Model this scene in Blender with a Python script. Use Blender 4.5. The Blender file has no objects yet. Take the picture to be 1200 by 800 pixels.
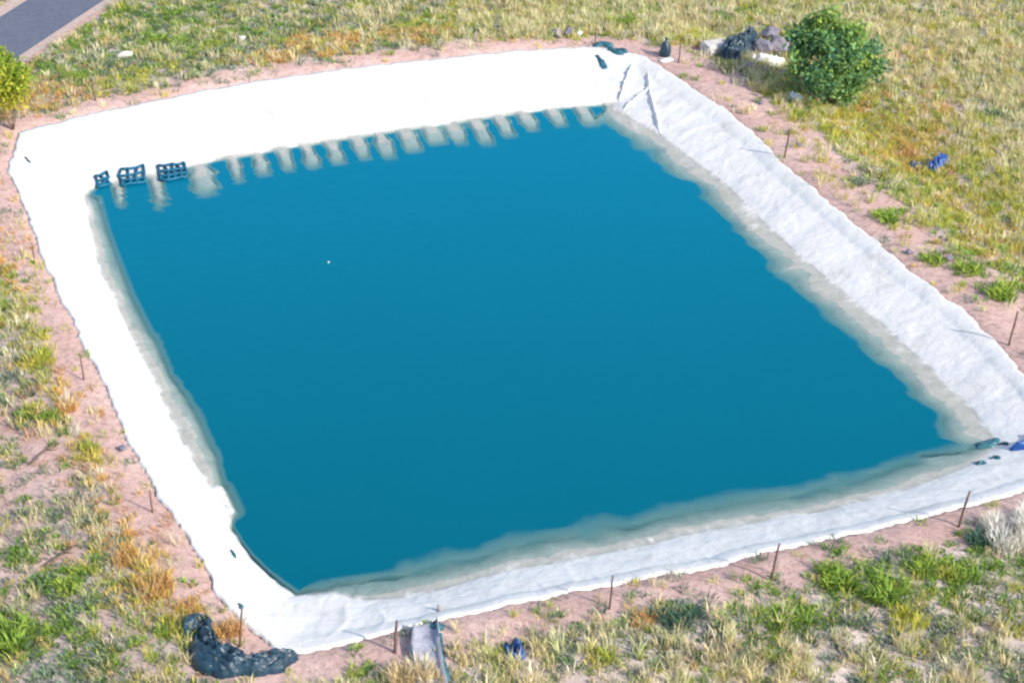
import bpy, math, random
import numpy as np
from mathutils import Vector, Matrix

R = np.random.RandomState(11)
random.seed(5)
S = bpy.context.scene
COL = S.collection

# ------------------------------------------------------------------ camera
F, PITCH, H = 2400.0, math.radians(30.0), 36.0      # focal length in photo pixels (1200 wide)
CAMY = -H / math.tan(PITCH)
SP, CP = math.sin(PITCH), math.cos(PITCH)


def at(px, py, z=0.0):
    """ground point seen at a photo pixel, on the level plane z"""
    px = np.asarray(px, float); py = np.asarray(py, float)
    u = (px - 600) / F; v = (400 - py) / F
    dx, dy, dz = u, CP + v * SP, -SP + v * CP
    t = (z - H) / dz
    return np.stack([dx * t, CAMY + dy * t], -1)


def proj(x, y, z=0.0):
    yy = y - CAMY; zz = z - H
    dep = yy * CP - zz * SP
    up = yy * SP + zz * CP
    return 600 + F * x / dep, 400 - F * up / dep


# ------------------------------------------------------------------ noise
def _hash(ix, iy, seed):
    n = (ix.astype(np.int64) * 374761393 + iy.astype(np.int64) * 668265263 + seed * 982451653) & 0x7fffffff
    n = ((n ^ (n >> 13)) * 1274126177) & 0x7fffffff
    n = (n ^ (n >> 16)) & 0xffff
    return n / 65535.0


def vnoise(x, y, seed=0):
    ix = np.floor(x); iy = np.floor(y)
    fx = x - ix; fy = y - iy
    fx = fx * fx * (3 - 2 * fx); fy = fy * fy * (3 - 2 * fy)
    a = _hash(ix, iy, seed); b = _hash(ix + 1, iy, seed)
    c = _hash(ix, iy + 1, seed); d = _hash(ix + 1, iy + 1, seed)
    return (a * (1 - fx) + b * fx) * (1 - fy) + (c * (1 - fx) + d * fx) * fy


def fbm(x, y, seed=0, o=4):
    s = 0; a = 0.5; t = 0
    for k in range(o):
        s = s + a * vnoise(x, y, seed + k * 17); t += a
        x = x * 2.03 + 7.1; y = y * 2.03 - 3.7; a *= 0.5
    return s / t * 2 - 1


def ss(e0, e1, x):
    t = np.clip((x - e0) / (e1 - e0), 0, 1)
    return t * t * (3 - 2 * t)


# ------------------------------------------------------------------ pond outline (surveyed on the ground)
ZW = -0.58
O_SIDES = [
    # far side, left to right
    [(24, 158), (50, 149), (75, 143), (100, 136), (150, 127), (200, 116), (250, 106), (300, 97), (350, 91), (400, 83),
     (450, 77), (500, 72), (550, 67), (600, 62), (650, 59), (690, 57), (722, 60), (752, 67)],
    # right side
    [(752, 67), (775, 80), (800, 97), (826, 114), (850, 130), (875, 152), (900, 175), (915, 192), (950, 220), (1000, 265),
     (1050, 305), (1100, 345), (1140, 375), (1170, 408), (1200, 440), (1235, 480), (1262, 524)],
    # near side, right to left
    [(1262, 524), (1248, 558), (1200, 576), (1150, 590), (1100, 601), (1060, 613), (1000, 626), (940, 639), (900, 646),
     (850, 662), (800, 671), (750, 681), (700, 690), (650, 700), (600, 708), (545, 722), (480, 737), (430, 750), (400, 757),
     (350, 766), (326, 763)],
    # left side, bottom to top
    [(326, 763), (300, 742), (282, 724), (252, 692), (245, 668), (225, 638), (200, 600), (165, 545), (140, 492), (118, 440),
     (95, 394), (70, 345), (53, 310), (35, 262), (20, 222), (10, 202), (15, 178), (24, 158)],
]
W_SIDES = [
    [(100, 229), (106, 220), (118, 214), (137, 213), (150, 208), (172, 206), (200, 200), (250, 187), (300, 179), (330, 173),
     (360, 169), (400, 163), (450, 155), (500, 148), (530, 144), (600, 133), (660, 125), (700, 122), (721, 121)],
    [(721, 121), (727, 129), (740, 141), (750, 146), (770, 155), (785, 168), (815, 191), (850, 216), (900, 266), (950, 311),
     (1000, 352), (1012, 363), (1025, 371), (1060, 405), (1100, 440), (1140, 480), (1160, 508), (1169, 524)],
    [(1169, 524), (1160, 536), (1130, 548), (1100, 560), (1060, 575), (1000, 590), (960, 600), (900, 610), (860, 617),
     (800, 628), (765, 637), (740, 643), (700, 650), (650, 660), (610, 666), (560, 678), (520, 690), (480, 700), (450, 702),
     (420, 703), (400, 696), (370, 697), (346, 698)],
    [(346, 698), (334, 692), (320, 680), (305, 665), (290, 651), (275, 632), (267, 615), (268, 603), (265, 586), (250, 577),
     (240, 560), (220, 530), (200, 490), (185, 455), (179, 440), (165, 415), (159, 404), (150, 385), (130, 340), (115, 315),
     (112, 285), (105, 260), (100, 229)],
]


def resample(pts, n):
    pts = np.asarray(pts, float)
    seg = np.linalg.norm(np.diff(pts, axis=0), axis=1)
    s = np.concatenate([[0], np.cumsum(seg)])
    t = np.linspace(0, s[-1], n, endpoint=False)
    return np.stack([np.interp(t, s, pts[:, 0]), np.interp(t, s, pts[:, 1])], -1)


NS = [420, 380, 440, 340]
OR = np.concatenate([resample(at(*np.array(p).T, 0.0), n) for p, n in zip(O_SIDES, NS)])
WR = np.concatenate([resample(at(*np.array(p).T, ZW), n) for p, n in zip(W_SIDES, NS)])
NL = len(OR)
_ang = np.arange(NL)
# ragged hand-trimmed edge
_ctr = WR.mean(0)
_dir = OR - _ctr; _dir /= np.linalg.norm(_dir, axis=1)[:, None]
OR = OR + _dir * (0.16 * fbm(OR[:, 0] * 1.3, OR[:, 1] * 1.3, 3) + 0.07 * fbm(OR[:, 0] * 5, OR[:, 1] * 5, 4))[:, None]
OP = OR[::10]; WP = WR[::10]
SIDE_O = np.repeat([0, 1, 2, 3], NS)[::10]
SIDE_W = np.repeat([0, 1, 2, 3], NS)[::10]
ORD = np.arange(len(WP))


def poly_dist(P, poly):
    """unsigned distance, index of nearest segment, inside flag"""
    A = poly; B = np.roll(poly, -1, 0); AB = B - A; L2 = (AB ** 2).sum(1)
    D = np.empty(len(P)); I = np.empty(len(P)); IN = np.zeros(len(P), bool)
    for s in range(0, len(P), 20000):
        Q = P[s:s + 20000]
        t = np.clip(((Q[:, None] - A) * AB).sum(2) / L2, 0, 1)
        d = ((Q[:, None] - (A + t[..., None] * AB)) ** 2).sum(2)
        i = d.argmin(1); I[s:s + 20000] = i + np.minimum(t[np.arange(len(Q)), i], .999)
        D[s:s + 20000] = np.sqrt(d[np.arange(len(Q)), i])
        c = (A[:, 1] > Q[:, 1:2]) != (B[:, 1] > Q[:, 1:2])
        xs = A[:, 0] + (Q[:, 1:2] - A[:, 1]) / np.where(AB[:, 1] == 0, 1e-9, AB[:, 1]) * AB[:, 0]
        IN[s:s + 20000] = (c & (Q[:, 0:1] < xs)).sum(1) % 2 == 1
    return D, I, IN


def seg_dist(P, a, b):
    ab = b - a; L = np.linalg.norm(ab)
    t = np.clip(((P - a) @ ab) / L ** 2, 0, 1)
    return np.linalg.norm(P - (a + t[:, None] * ab), axis=1), t * L


# width of the shallow shelf (metres until the bottom is half hidden), by side
BAND = np.concatenate([np.interp(np.linspace(0, 1, n), xs, ys) for n, xs, ys in zip(
    NS,
    ([0, 1], [0, .9, 1], [0, .12, .3, .5, .7, .85, 1], [0, .16, .2, .3, .85, 1]),
    ([.22, .22], [1.15, 1.25, 1.5], [.7, 1.2, 1.0, 1.4, 1.1, 1.1, .3], [.18, .18, .35, .8, .62, .35]))])[::10]
EXPO = np.concatenate([np.interp(np.linspace(0, 1, n), [0, .12, .88, 1], [2.6, e, e, 2.6]) for n, e in zip(NS, (4, 6, 2.6, 5))])[::10]
FINGERS = [(137, 213, 1.7, .16), (181, 205, 1.9, .22), (233, 192, 1.8, .34), (272, 184, 1.5, .2), (301, 178, 1.5, .24),
           (330, 173, 1.5, .22), (358, 169, 1.5, .22), (387, 165, 1.6, .24), (417, 160, 1.5, .22), (444, 156, 1.6, .24),
           (474, 152, 1.7, .26), (503, 147, 1.6, .26), (528, 144, 1.6, .24), (556, 140, 1.5, .24), (584, 136, 1.5, .22),
           (612, 131, 1.5, .24), (645, 127, 1.3, .26), (678, 123, 1.5, .28), (712, 121, 1.6, .2)]
_fd = at(505, 210, ZW) - at(477, 152, ZW); _fd /= np.linalg.norm(_fd); _fn = np.array([-_fd[1], _fd[0]])
RIDGES = [  # creases of the sheet lying under water: polyline px, half width m, crest depth m
    ([(112, 232), (122, 270), (133, 300), (150, 345), (175, 395)], .22, .10),
    ([(178, 424), (193, 427)], .10, .02), ([(978, 362), (1012, 364)], .22, .03),
    ([(640, 660), (680, 640), (720, 624), (760, 616), (800, 612)], .28, .10), ([(758, 631), (772, 638)], .2, -.04),
    ([(372, 697), (395, 687), (440, 681), (500, 676), (570, 664), (620, 652)], .34, .06),
    ([(1085, 536), (1130, 532), (1160, 526)], .3, .03), ([(1050, 552), (1100, 540)], .3, .1),
    ([(255, 572), (268, 600)], .35, -.05)]
RW = [([at(*p, ZW) for p in pl], w, h) for pl, w, h in RIDGES]
FW = [(at(x, y, ZW), L, w) for x, y, L, w in FINGERS]


def basin(P): return np.interp(P[:, 1], [-14, 17], [2.5, .95])  # invented floor slope; also drives the sky fade painted in the water


def liner_h(P):
    """height of the sheet at ground points P (N,2); 0 at the crest, ZW at the waterline"""
    dW, iW, inW = poly_dist(P, WP)
    dO, iO, inO = poly_dist(P, OP)
    s = dW / np.maximum(dW + dO, 1e-6)
    z_out = ZW * (1 - s ** 0.9)
    wr = 0.022 * fbm(P[:, 0] * 1.7, P[:, 1] * 1.7, 21) + 0.014 * fbm(P[:, 0] * 5.5 + 2, P[:, 1] * 5.5, 22, 3)
    wr = wr + 0.03 * np.abs(fbm(P[:, 0] * .6, P[:, 1] * .6, 23, 2))
    pull = fbm(iW * .55 + .5 * fbm(P[:, 0] * .7, P[:, 1] * .7, 26, 2), dW * .12, 24, 3)      # tension folds running down the slope
    wr = wr + .032 * (1 - np.abs(pull) * 2.4).clip(-.3, 1) ** 3 * (.3 + vnoise(P[:, 0] * .3, P[:, 1] * .3, 27)) * ss(.15, .9, dW)
    z_out = z_out + wr * np.clip(dO / .5, .25, 1)
    band = np.interp(iW, np.arange(len(BAND) + 1), np.append(BAND, BAND[0]))
    nb = 1 + .35 * fbm(P[:, 0] * .8, P[:, 1] * .8, 31, 3)
    x_ = dW / (band * nb)
    dep = .025 * np.minimum(x_, 1) + .175 * np.minimum(x_, 3) ** np.interp(iW, np.arange(len(BAND) + 1), np.append(EXPO, EXPO[0])) - 0.6 * wr * (x_ < 3)
    for c, L, w in FW:
        q = P - c; al = q @ _fd; ac = q @ _fn
        L = L * (.8 + .45 * float(vnoise(c[0] * 3, c[1] * 3, 8)))
        wob = 1.6 * w * (1 + .35 * fbm(al * 1.5 + c[0] * 3, al * 0 + c[1], 5, 2)) 
        df = .012 + .2 * (np.clip(al, 0, 9) / (L * 1.45)) ** 6 + .22 * (ac / wob) ** 6 + np.where(al < -.3, 9, 0)
        dep = np.minimum(dep, df)
    for pl, w, h in RW:
        for a, b in zip(pl[:-1], pl[1:]):
            dd, _ = seg_dist(P, a, b)
            dep = np.minimum(dep, h + .25 * (dd / w) ** 2)
    z_in = ZW - np.minimum(dep, basin(P))      # floor slope made up to carry the water's painted sky gradient
    return np.where(inW, z_in, z_out), dO, inO, dW, inW, iO


ROAD_R = (at(28, 62, -.45), at(110, 8, -.45)); ROAD_L = (at(0, 20, -.45), at(22, 8, -.45))
_rd = ROAD_R[1] - ROAD_R[0]; _rd /= np.linalg.norm(_rd); _rn = np.array([-_rd[1], _rd[0]])
ROAD_W = abs((ROAD_L[0] - ROAD_R[0]) @ _rn)


def terrain(P):
    h, dO, inO, dW, inW, iO = liner_h(P)
    q = (P - ROAD_R[0]) @ _rn
    bump = .10 * fbm(P[:, 0] * .35, P[:, 1] * .35, 41) + .035 * fbm(P[:, 0] * 1.9, P[:, 1] * 1.9, 42, 3)
    far = ss(1.5, 7.5, dO)
    z = .05 + .09 * ss(0, .7, dO) - .6 * far + bump * np.clip(dO / 1.0, .25, 1)
    z = z - .25 * np.exp(-((dO - 5.5) / 1.3) ** 2) * ((P[:, 0] > 8) & (P[:, 1] > 0))   # shallow ditch past the right bank
    z = np.where(q > -2.2, -.5 + (z + .5) * ss(-.4, -2.2, q), z)
    z_in = h - .05 - .12 * np.clip(dO / .5, 0, 1)
    return np.where(inO, np.minimum(z_in, .02), z), dO, inO, iO


def hit(px, py, lift=0.0):
    """where the view through a photo pixel meets the land"""
    z = 0.0
    for _ in range(8):
        p = at(px, py, z)
        P = p[None]
        h, dO, inO, dW, inW, _i = liner_h(P)
        z = max(float(h[0]), ZW) if inO[0] else float(terrain(P)[0][0])
    return Vector((p[0], p[1], z + lift))


def tz(x, y):
    P = np.array([[x, y]], float)
    h, dO, inO, dW, inW, _i = liner_h(P)
    return max(float(h[0]), ZW) if inO[0] else float(terrain(P)[0][0])


# ------------------------------------------------------------------ materials
def nt(name):
    m = bpy.data.materials.new(name); m.use_nodes = True
    t = m.node_tree; t.nodes.clear()
    return m, t


def N(t, k, **kw):
    n = t.nodes.new(k)
    for a, b in kw.items():
        if a in n.inputs: n.inputs[a].default_value = b
        else: setattr(n, a, b)
    return n


def ramp(t, stops):
    r = t.nodes.new('ShaderNodeValToRGB')
    while len(r.color_ramp.elements) < len(stops): r.color_ramp.elements.new(.5)
    for e, (p, c) in zip(r.color_ramp.elements, stops): e.position = p; e.color = (*c, 1)
    return r


def noise(t, scale, detail=4, rough=.6, vec=None):
    n = N(t, 'ShaderNodeTexNoise', Scale=scale, Detail=detail, Roughness=rough)
    if vec is not None: t.links.new(vec, n.inputs['Vector'])
    return n


def mat(name, c1, c2, scale=6, rough=.7, bump=.3, bscale=None, bdist=.02, spec=.3):
    m, t = nt(name)
    tc = N(t, 'ShaderNodeTexCoord')
    n = noise(t, scale, 5, .65, tc.outputs['Object'])
    r = ramp(t, [(.3, c1), (.7, c2)])
    t.links.new(n.outputs['Fac'], r.inputs[0])
    b = N(t, 'ShaderNodeBsdfPrincipled', Roughness=rough)
    b.inputs['Specular IOR Level'].default_value = spec
    t.links.new(r.outputs[0], b.inputs['Base Color'])
    n2 = noise(t, bscale or scale * 3, 4, .6, tc.outputs['Object'])
    bp = N(t, 'ShaderNodeBump', Strength=bump, Distance=bdist)
    t.links.new(n2.outputs['Fac'], bp.inputs['Height']); t.links.new(bp.outputs[0], b.inputs['Normal'])
    o = N(t, 'ShaderNodeOutputMaterial'); t.links.new(b.outputs[0], o.inputs[0])
    return m


def mat_ground():
    m, t = nt('sandy_earth')
    tc = N(t, 'ShaderNodeTexCoord'); v = tc.outputs['Object']
    n1 = noise(t, .35, 6, .65, v); r1 = ramp(t, [(.30, (.49, .325, .285)), (.5, (.55, .385, .345)), (.72, (.60, .445, .40))])
    t.links.new(n1.outputs['Fac'], r1.inputs[0])
    n2 = noise(t, 5.0, 6, .75, v); r2 = ramp(t, [(.33, (.62, .57, .56)), (.5, (.96, .95, .95)), (.68, (1.15, 1.12, 1.1))])
    t.links.new(n2.outputs['Fac'], r2.inputs[0])
    mu = N(t, 'ShaderNodeMix', data_type='RGBA', blend_type='MULTIPLY'); mu.inputs[0].default_value = 1
    t.links.new(r1.outputs[0], mu.inputs[6]); t.links.new(r2.outputs[0], mu.inputs[7])
    # leaf litter between the plants
    at_ = N(t, 'ShaderNodeAttribute', attribute_name='litter')
    n3 = noise(t, 2.3, 6, .7, v); r3 = ramp(t, [(.33, (.36, .31, .29)), (.52, (.50, .43, .405)), (.7, (.60, .52, .49))])
    t.links.new(n3.outputs['Fac'], r3.inputs[0])
    mx = N(t, 'ShaderNodeMix', data_type='RGBA')
    t.links.new(at_.outputs['Fac'], mx.inputs[0]); t.links.new(mu.outputs[2], mx.inputs[6]); t.links.new(r3.outputs[0], mx.inputs[7])
    b = N(t, 'ShaderNodeBsdfPrincipled', Roughness=.95); b.inputs['Specular IOR Level'].default_value = .1
    t.links.new(mx.outputs[2], b.inputs['Base Color'])
    nb = noise(t, 7, 8, .75, v); bp = N(t, 'ShaderNodeBump', Strength=.9, Distance=.06)
    t.links.new(nb.outputs['Fac'], bp.inputs['Height']); t.links.new(bp.outputs[0], b.inputs['Normal'])
    o = N(t, 'ShaderNodeOutputMaterial'); t.links.new(b.outputs[0], o.inputs[0])
    return m


def mat_liner():
    m, t = nt('white_liner_sheet')
    tc = N(t, 'ShaderNodeTexCoord'); v = tc.outputs['Object']
    n1 = noise(t, .9, 6, .7, v); r1 = ramp(t, [(.26, (.50, .475, .45)), (.42, (.60, .588, .57)), (.55, (.625, .617, .603)), (.72, (.66, .652, .638))])
    t.links.new(n1.outputs['Fac'], r1.inputs[0])
    # dust and dirt specks
    n2 = noise(t, 9, 5, .75, v); r2 = ramp(t, [(.25, (.55, .48, .43)), (.40, (1, 1, 1))])
    t.links.new(n2.outputs['Fac'], r2.inputs[0])
    mu = N(t, 'ShaderNodeMix', data_type='RGBA', blend_type='MULTIPLY'); mu.inputs[0].default_value = 1
    t.links.new(r1.outputs[0], mu.inputs[6]); t.links.new(r2.outputs[0], mu.inputs[7])
    # silt film on the part that lies under water
    at_ = N(t, 'ShaderNodeAttribute', attribute_name='silt')
    n3 = noise(t, 1.8, 5, .7, v); r3 = ramp(t, [(.3, (.27, .27, .235)), (.5, (.33, .33, .295)), (.7, (.39, .385, .35))])
    t.links.new(n3.outputs['Fac'], r3.inputs[0])
    mx = N(t, 'ShaderNodeMix', data_type='RGBA')
    t.links.new(at_.outputs['Fac'], mx.inputs[0]); t.links.new(mu.outputs[2], mx.inputs[6]); t.links.new(r3.outputs[0], mx.inputs[7])
    b = N(t, 'ShaderNodeBsdfPrincipled', Roughness=.5); b.inputs['Specular IOR Level'].default_value = .35
    t.links.new(mx.outputs[2], b.inputs['Base Color'])
    nb = noise(t, 2.6, 6, .62, v); nb.inputs['Distortion'].default_value = 1.2
    bp = N(t, 'ShaderNodeBump', Strength=.4, Distance=.08)
    t.links.new(nb.outputs['Fac'], bp.inputs['Height']); t.links.new(bp.outputs[0], b.inputs['Normal'])
    o = N(t, 'ShaderNodeOutputMaterial'); t.links.new(b.outputs[0], o.inputs[0])
    return m


def mat_water():
    m, t = nt('teal_water')
    tc = N(t, 'ShaderNodeTexCoord'); v = tc.outputs['Object']
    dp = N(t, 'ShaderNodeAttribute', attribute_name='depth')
    fl = N(t, 'ShaderNodeAttribute', attribute_name='sky_fade')      # sky reflection fading towards the near side, painted into the water colour
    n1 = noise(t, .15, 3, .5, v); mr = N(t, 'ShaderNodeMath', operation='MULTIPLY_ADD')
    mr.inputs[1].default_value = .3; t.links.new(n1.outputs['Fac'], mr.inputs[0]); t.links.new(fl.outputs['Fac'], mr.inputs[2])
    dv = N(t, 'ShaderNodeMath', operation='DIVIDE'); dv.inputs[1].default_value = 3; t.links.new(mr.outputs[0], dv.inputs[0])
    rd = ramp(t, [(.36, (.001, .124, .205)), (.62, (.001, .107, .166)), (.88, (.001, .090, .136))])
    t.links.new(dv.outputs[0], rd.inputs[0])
    sh = N(t, 'ShaderNodeMapRange', interpolation_type='SMOOTHSTEP'); sh.inputs['From Min'].default_value = .05; sh.inputs['From Max'].default_value = .7
    t.links.new(dp.outputs['Fac'], sh.inputs['Value'])
    mc = N(t, 'ShaderNodeMix', data_type='RGBA'); mc.inputs[6].default_value = (.10, .205, .20, 1)      # silty green shallows
    t.links.new(sh.outputs[0], mc.inputs[0]); t.links.new(rd.outputs[0], mc.inputs[7])
    nb = noise(t, 2.2, 4, .6, v); bp = N(t, 'ShaderNodeBump', Strength=.35, Distance=.06)
    t.links.new(nb.outputs['Fac'], bp.inputs['Height'])
    df = N(t, 'ShaderNodeBsdfDiffuse'); t.links.new(mc.outputs[2], df.inputs[0])
    tr = N(t, 'ShaderNodeBsdfTransparent', Color=(.93, .98, .97, 1))
    # murk: opacity grows with the depth of water (Beer's law)
    k = N(t, 'ShaderNodeMath', operation='MULTIPLY'); k.inputs[1].default_value = -5.2
    ex = N(t, 'ShaderNodeMath', operation='EXPONENT'); om = N(t, 'ShaderNodeMath', operation='SUBTRACT'); om.inputs[0].default_value = 1
    t.links.new(dp.outputs['Fac'], k.inputs[0]); t.links.new(k.outputs[0], ex.inputs[0]); t.links.new(ex.outputs[0], om.inputs[1])
    mx = N(t, 'ShaderNodeMixShader'); 
    tl = N(t, 'ShaderNodeBsdfTranslucent'); t.links.new(mc.outputs[2], tl.inputs[0]); ad = N(t, 'ShaderNodeAddShader')
    t.links.new(df.outputs[0], ad.inputs[0]); t.links.new(tl.outputs[0], ad.inputs[1])                   # silt scatters light up and down
    t.links.new(om.outputs[0], mx.inputs[0]); t.links.new(tr.outputs[0], mx.inputs[1]); t.links.new(ad.outputs[0], mx.inputs[2])
    gl = N(t, 'ShaderNodeBsdfGlossy', Roughness=.12, Color=(.18, .9, 1, 1)); t.links.new(bp.outputs[0], gl.inputs['Normal'])
    fr = N(t, 'ShaderNodeFresnel', IOR=1.33)
    ge = N(t, 'ShaderNodeNewGeometry'); io = N(t, 'ShaderNodeMapRange')      # same reflectance from both sides of the surface
    io.inputs['To Min'].default_value = 1.33; io.inputs['To Max'].default_value = 1 / 1.33
    t.links.new(ge.outputs['Backfacing'], io.inputs['Value']); t.links.new(io.outputs[0], fr.inputs['IOR'])
    t.links.new(bp.outputs[0], fr.inputs['Normal'])
    m2 = N(t, 'ShaderNodeMixShader'); t.links.new(fr.outputs[0], m2.inputs[0]); t.links.new(mx.outputs[0], m2.inputs[1]); t.links.new(gl.outputs[0], m2.inputs[2])
    o = N(t, 'ShaderNodeOutputMaterial'); t.links.new(m2.outputs[0], o.inputs[0])
    return m


def mat_leaf(name='plant_leaf', trans=.42):
    m, t = nt(name)
    a = N(t, 'ShaderNodeAttribute', attribute_name='tint')
    d = N(t, 'ShaderNodeBsdfDiffuse'); tl = N(t, 'ShaderNodeBsdfTranslucent')
    t.links.new(a.outputs['Color'], d.inputs[0]); t.links.new(a.outputs['Color'], tl.inputs[0])
    mx = N(t, 'ShaderNodeMixShader'); mx.inputs[0].default_value = trans
    t.links.new(d.outputs[0], mx.inputs[1]); t.links.new(tl.outputs[0], mx.inputs[2])
    o = N(t, 'ShaderNodeOutputMaterial'); t.links.new(mx.outputs[0], o.inputs[0])
    return m


M = dict(
    ground=mat_ground(), liner=mat_liner(), water=mat_water(), leaf=mat_leaf(),
    asphalt=mat('asphalt', (.085, .10, .14), (.12, .135, .18), 3, .9, .4, 40, .01),
    shoulder=mat('pale_gravel_shoulder', (.36, .27, .24), (.48, .38, .34), 5, .95, .6, 20, .03),
    wood=mat('weathered_post_wood', (.09, .055, .045), (.17, .11, .09), 9, .85, .5, 30, .01),
    bark=mat('bark', (.10, .07, .05), (.2, .14, .1), 9, .9, .7, 25, .02),
    tarp=mat('navy_plastic_tarp', (.006, .024, .045), (.014, .05, .082), 2.5, .42, .5, 5, .05, .5),
    teal=mat('dark_teal_plastic', (.012, .07, .10), (.03, .13, .17), 3, .45, .4, 6, .04, .4),
    blue=mat('blue_plastic', (.007, .045, .19), (.013, .08, .30), 4, .4, .4, 8, .03, .4),
    net=mat('blue_rope', (.003, .075, .145), (.006, .12, .21), 8, .6, .3, 40, .005),
    rock=mat('grey_rock', (.20, .18, .19), (.36, .33, .33), 3, .9, .8, 8, .06),
    mauve=mat('mauve_rock', (.12, .115, .15), (.26, .24, .29), 3, .9, .8, 8, .06),
    conc=mat('pale_concrete', (.42, .40, .38), (.56, .53, .50), 3, .9, .5, 18, .02),
    white=mat('white_plastic_sack', (.68, .70, .72), (.8, .82, .83), 3, .5, .6, 7, .05),
    channel=mat('grey_blue_channel_sheet', (.24, .24, .28), (.42, .43, .50), 3.5, .85, .8, 7, .06),
    foam=mat('white_foam', (.4, .5, .46), (.5, .6, .56), 8, .7, .2),
)


# ------------------------------------------------------------------ object helpers
def link(name, me, m, parent=None):
    o = bpy.data.objects.new(name, me); COL.objects.link(o)
    if m is not None: me.materials.append(m)
    if parent is not None: o.parent = parent
    return o


def mesh(name, V, Fc, smooth=True):
    me = bpy.data.meshes.new(name)
    me.from_pydata([tuple(map(float, v)) for v in V], [], [tuple(map(int, f)) for f in Fc])
    if smooth: me.polygons.foreach_set('use_smooth', [True] * len(me.polygons))
    me.update()
    return me


def tag(o, label, cat, group=None, kind=None):
    if label: o['label'] = label
    if cat: o['category'] = cat
    if group: o['group'] = group
    if kind: o['kind'] = kind
    return o


def empty(name, loc, rz=0, scale=1):
    o = bpy.data.objects.new(name, None); COL.objects.link(o)
    o.empty_display_size = .2
    o.location = loc; o.rotation_euler = (0, 0, rz); o.scale = (scale,) * 3
    return o


class MB:
    def __init__(s): s.V = []; s.F = []

    def add(s, V, Fc):
        k = len(s.V); s.V += [tuple(v) for v in V]; s.F += [tuple(i + k for i in f) for f in Fc]

    def tube(s, pts, rad, n=7, cap=True):
        pts = [Vector(p) for p in pts]
        if not hasattr(rad, '__len__'): rad = [rad] * len(pts)
        V = []; Fc = []
        prev = None
        for i, p in enumerate(pts):
            d = (pts[min(i + 1, len(pts) - 1)] - pts[max(i - 1, 0)]).normalized()
            u = d.orthogonal().normalized() if prev is None else (prev - d * prev.dot(d)).normalized()
            prev = u; w = d.cross(u)
            for k in range(n):
                a = 2 * math.pi * k / n
                V.append(p + (u * math.cos(a) + w * math.sin(a)) * rad[i])
        for i in range(len(pts) - 1):
            for k in range(n):
                Fc.append((i * n + k, i * n + (k + 1) % n, (i + 1) * n + (k + 1) % n, (i + 1) * n + k))
        if cap:
            Fc.append(tuple(range(n - 1, -1, -1))); Fc.append(tuple((len(pts) - 1) * n + k for k in range(n)))
        s.add(V, Fc)

    def build(s, name, m, parent=None, smooth=True): return link(name, mesh(name, s.V, s.F, smooth), m, parent)


def rock_mesh(name, sx, sy, sz, seed, rough=.35, sub=3, sharp=True):
    import bmesh
    bm = bmesh.new(); bmesh.ops.create_icosphere(bm, subdivisions=sub, radius=1)
    rr = random.Random(seed)
    cuts = []
    for _ in range(14):
        d = Vector((rr.gauss(0, 1), rr.gauss(0, 1), rr.gauss(0, 1))).normalized(); cuts.append((d, rr.uniform(.62, .95)))
    for v in bm.verts:
        c = v.co.copy()
        for d, h in cuts:
            e = c.dot(d) - h
            if e > 0: c -= d * e
        q = c * 3
        f = 1 + rough * .3 * (float(fbm(np.array([q.x + seed]), np.array([q.y + q.z * 1.3]), seed)[0]))
        v.co = Vector((c.x * sx * f, c.y * sy * f, (c.z * f) * sz))
    me = bpy.data.meshes.new(name); bm.to_mesh(me); bm.free()
    me.polygons.foreach_set('use_smooth', [not sharp] * len(me.polygons))
    return me


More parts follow.
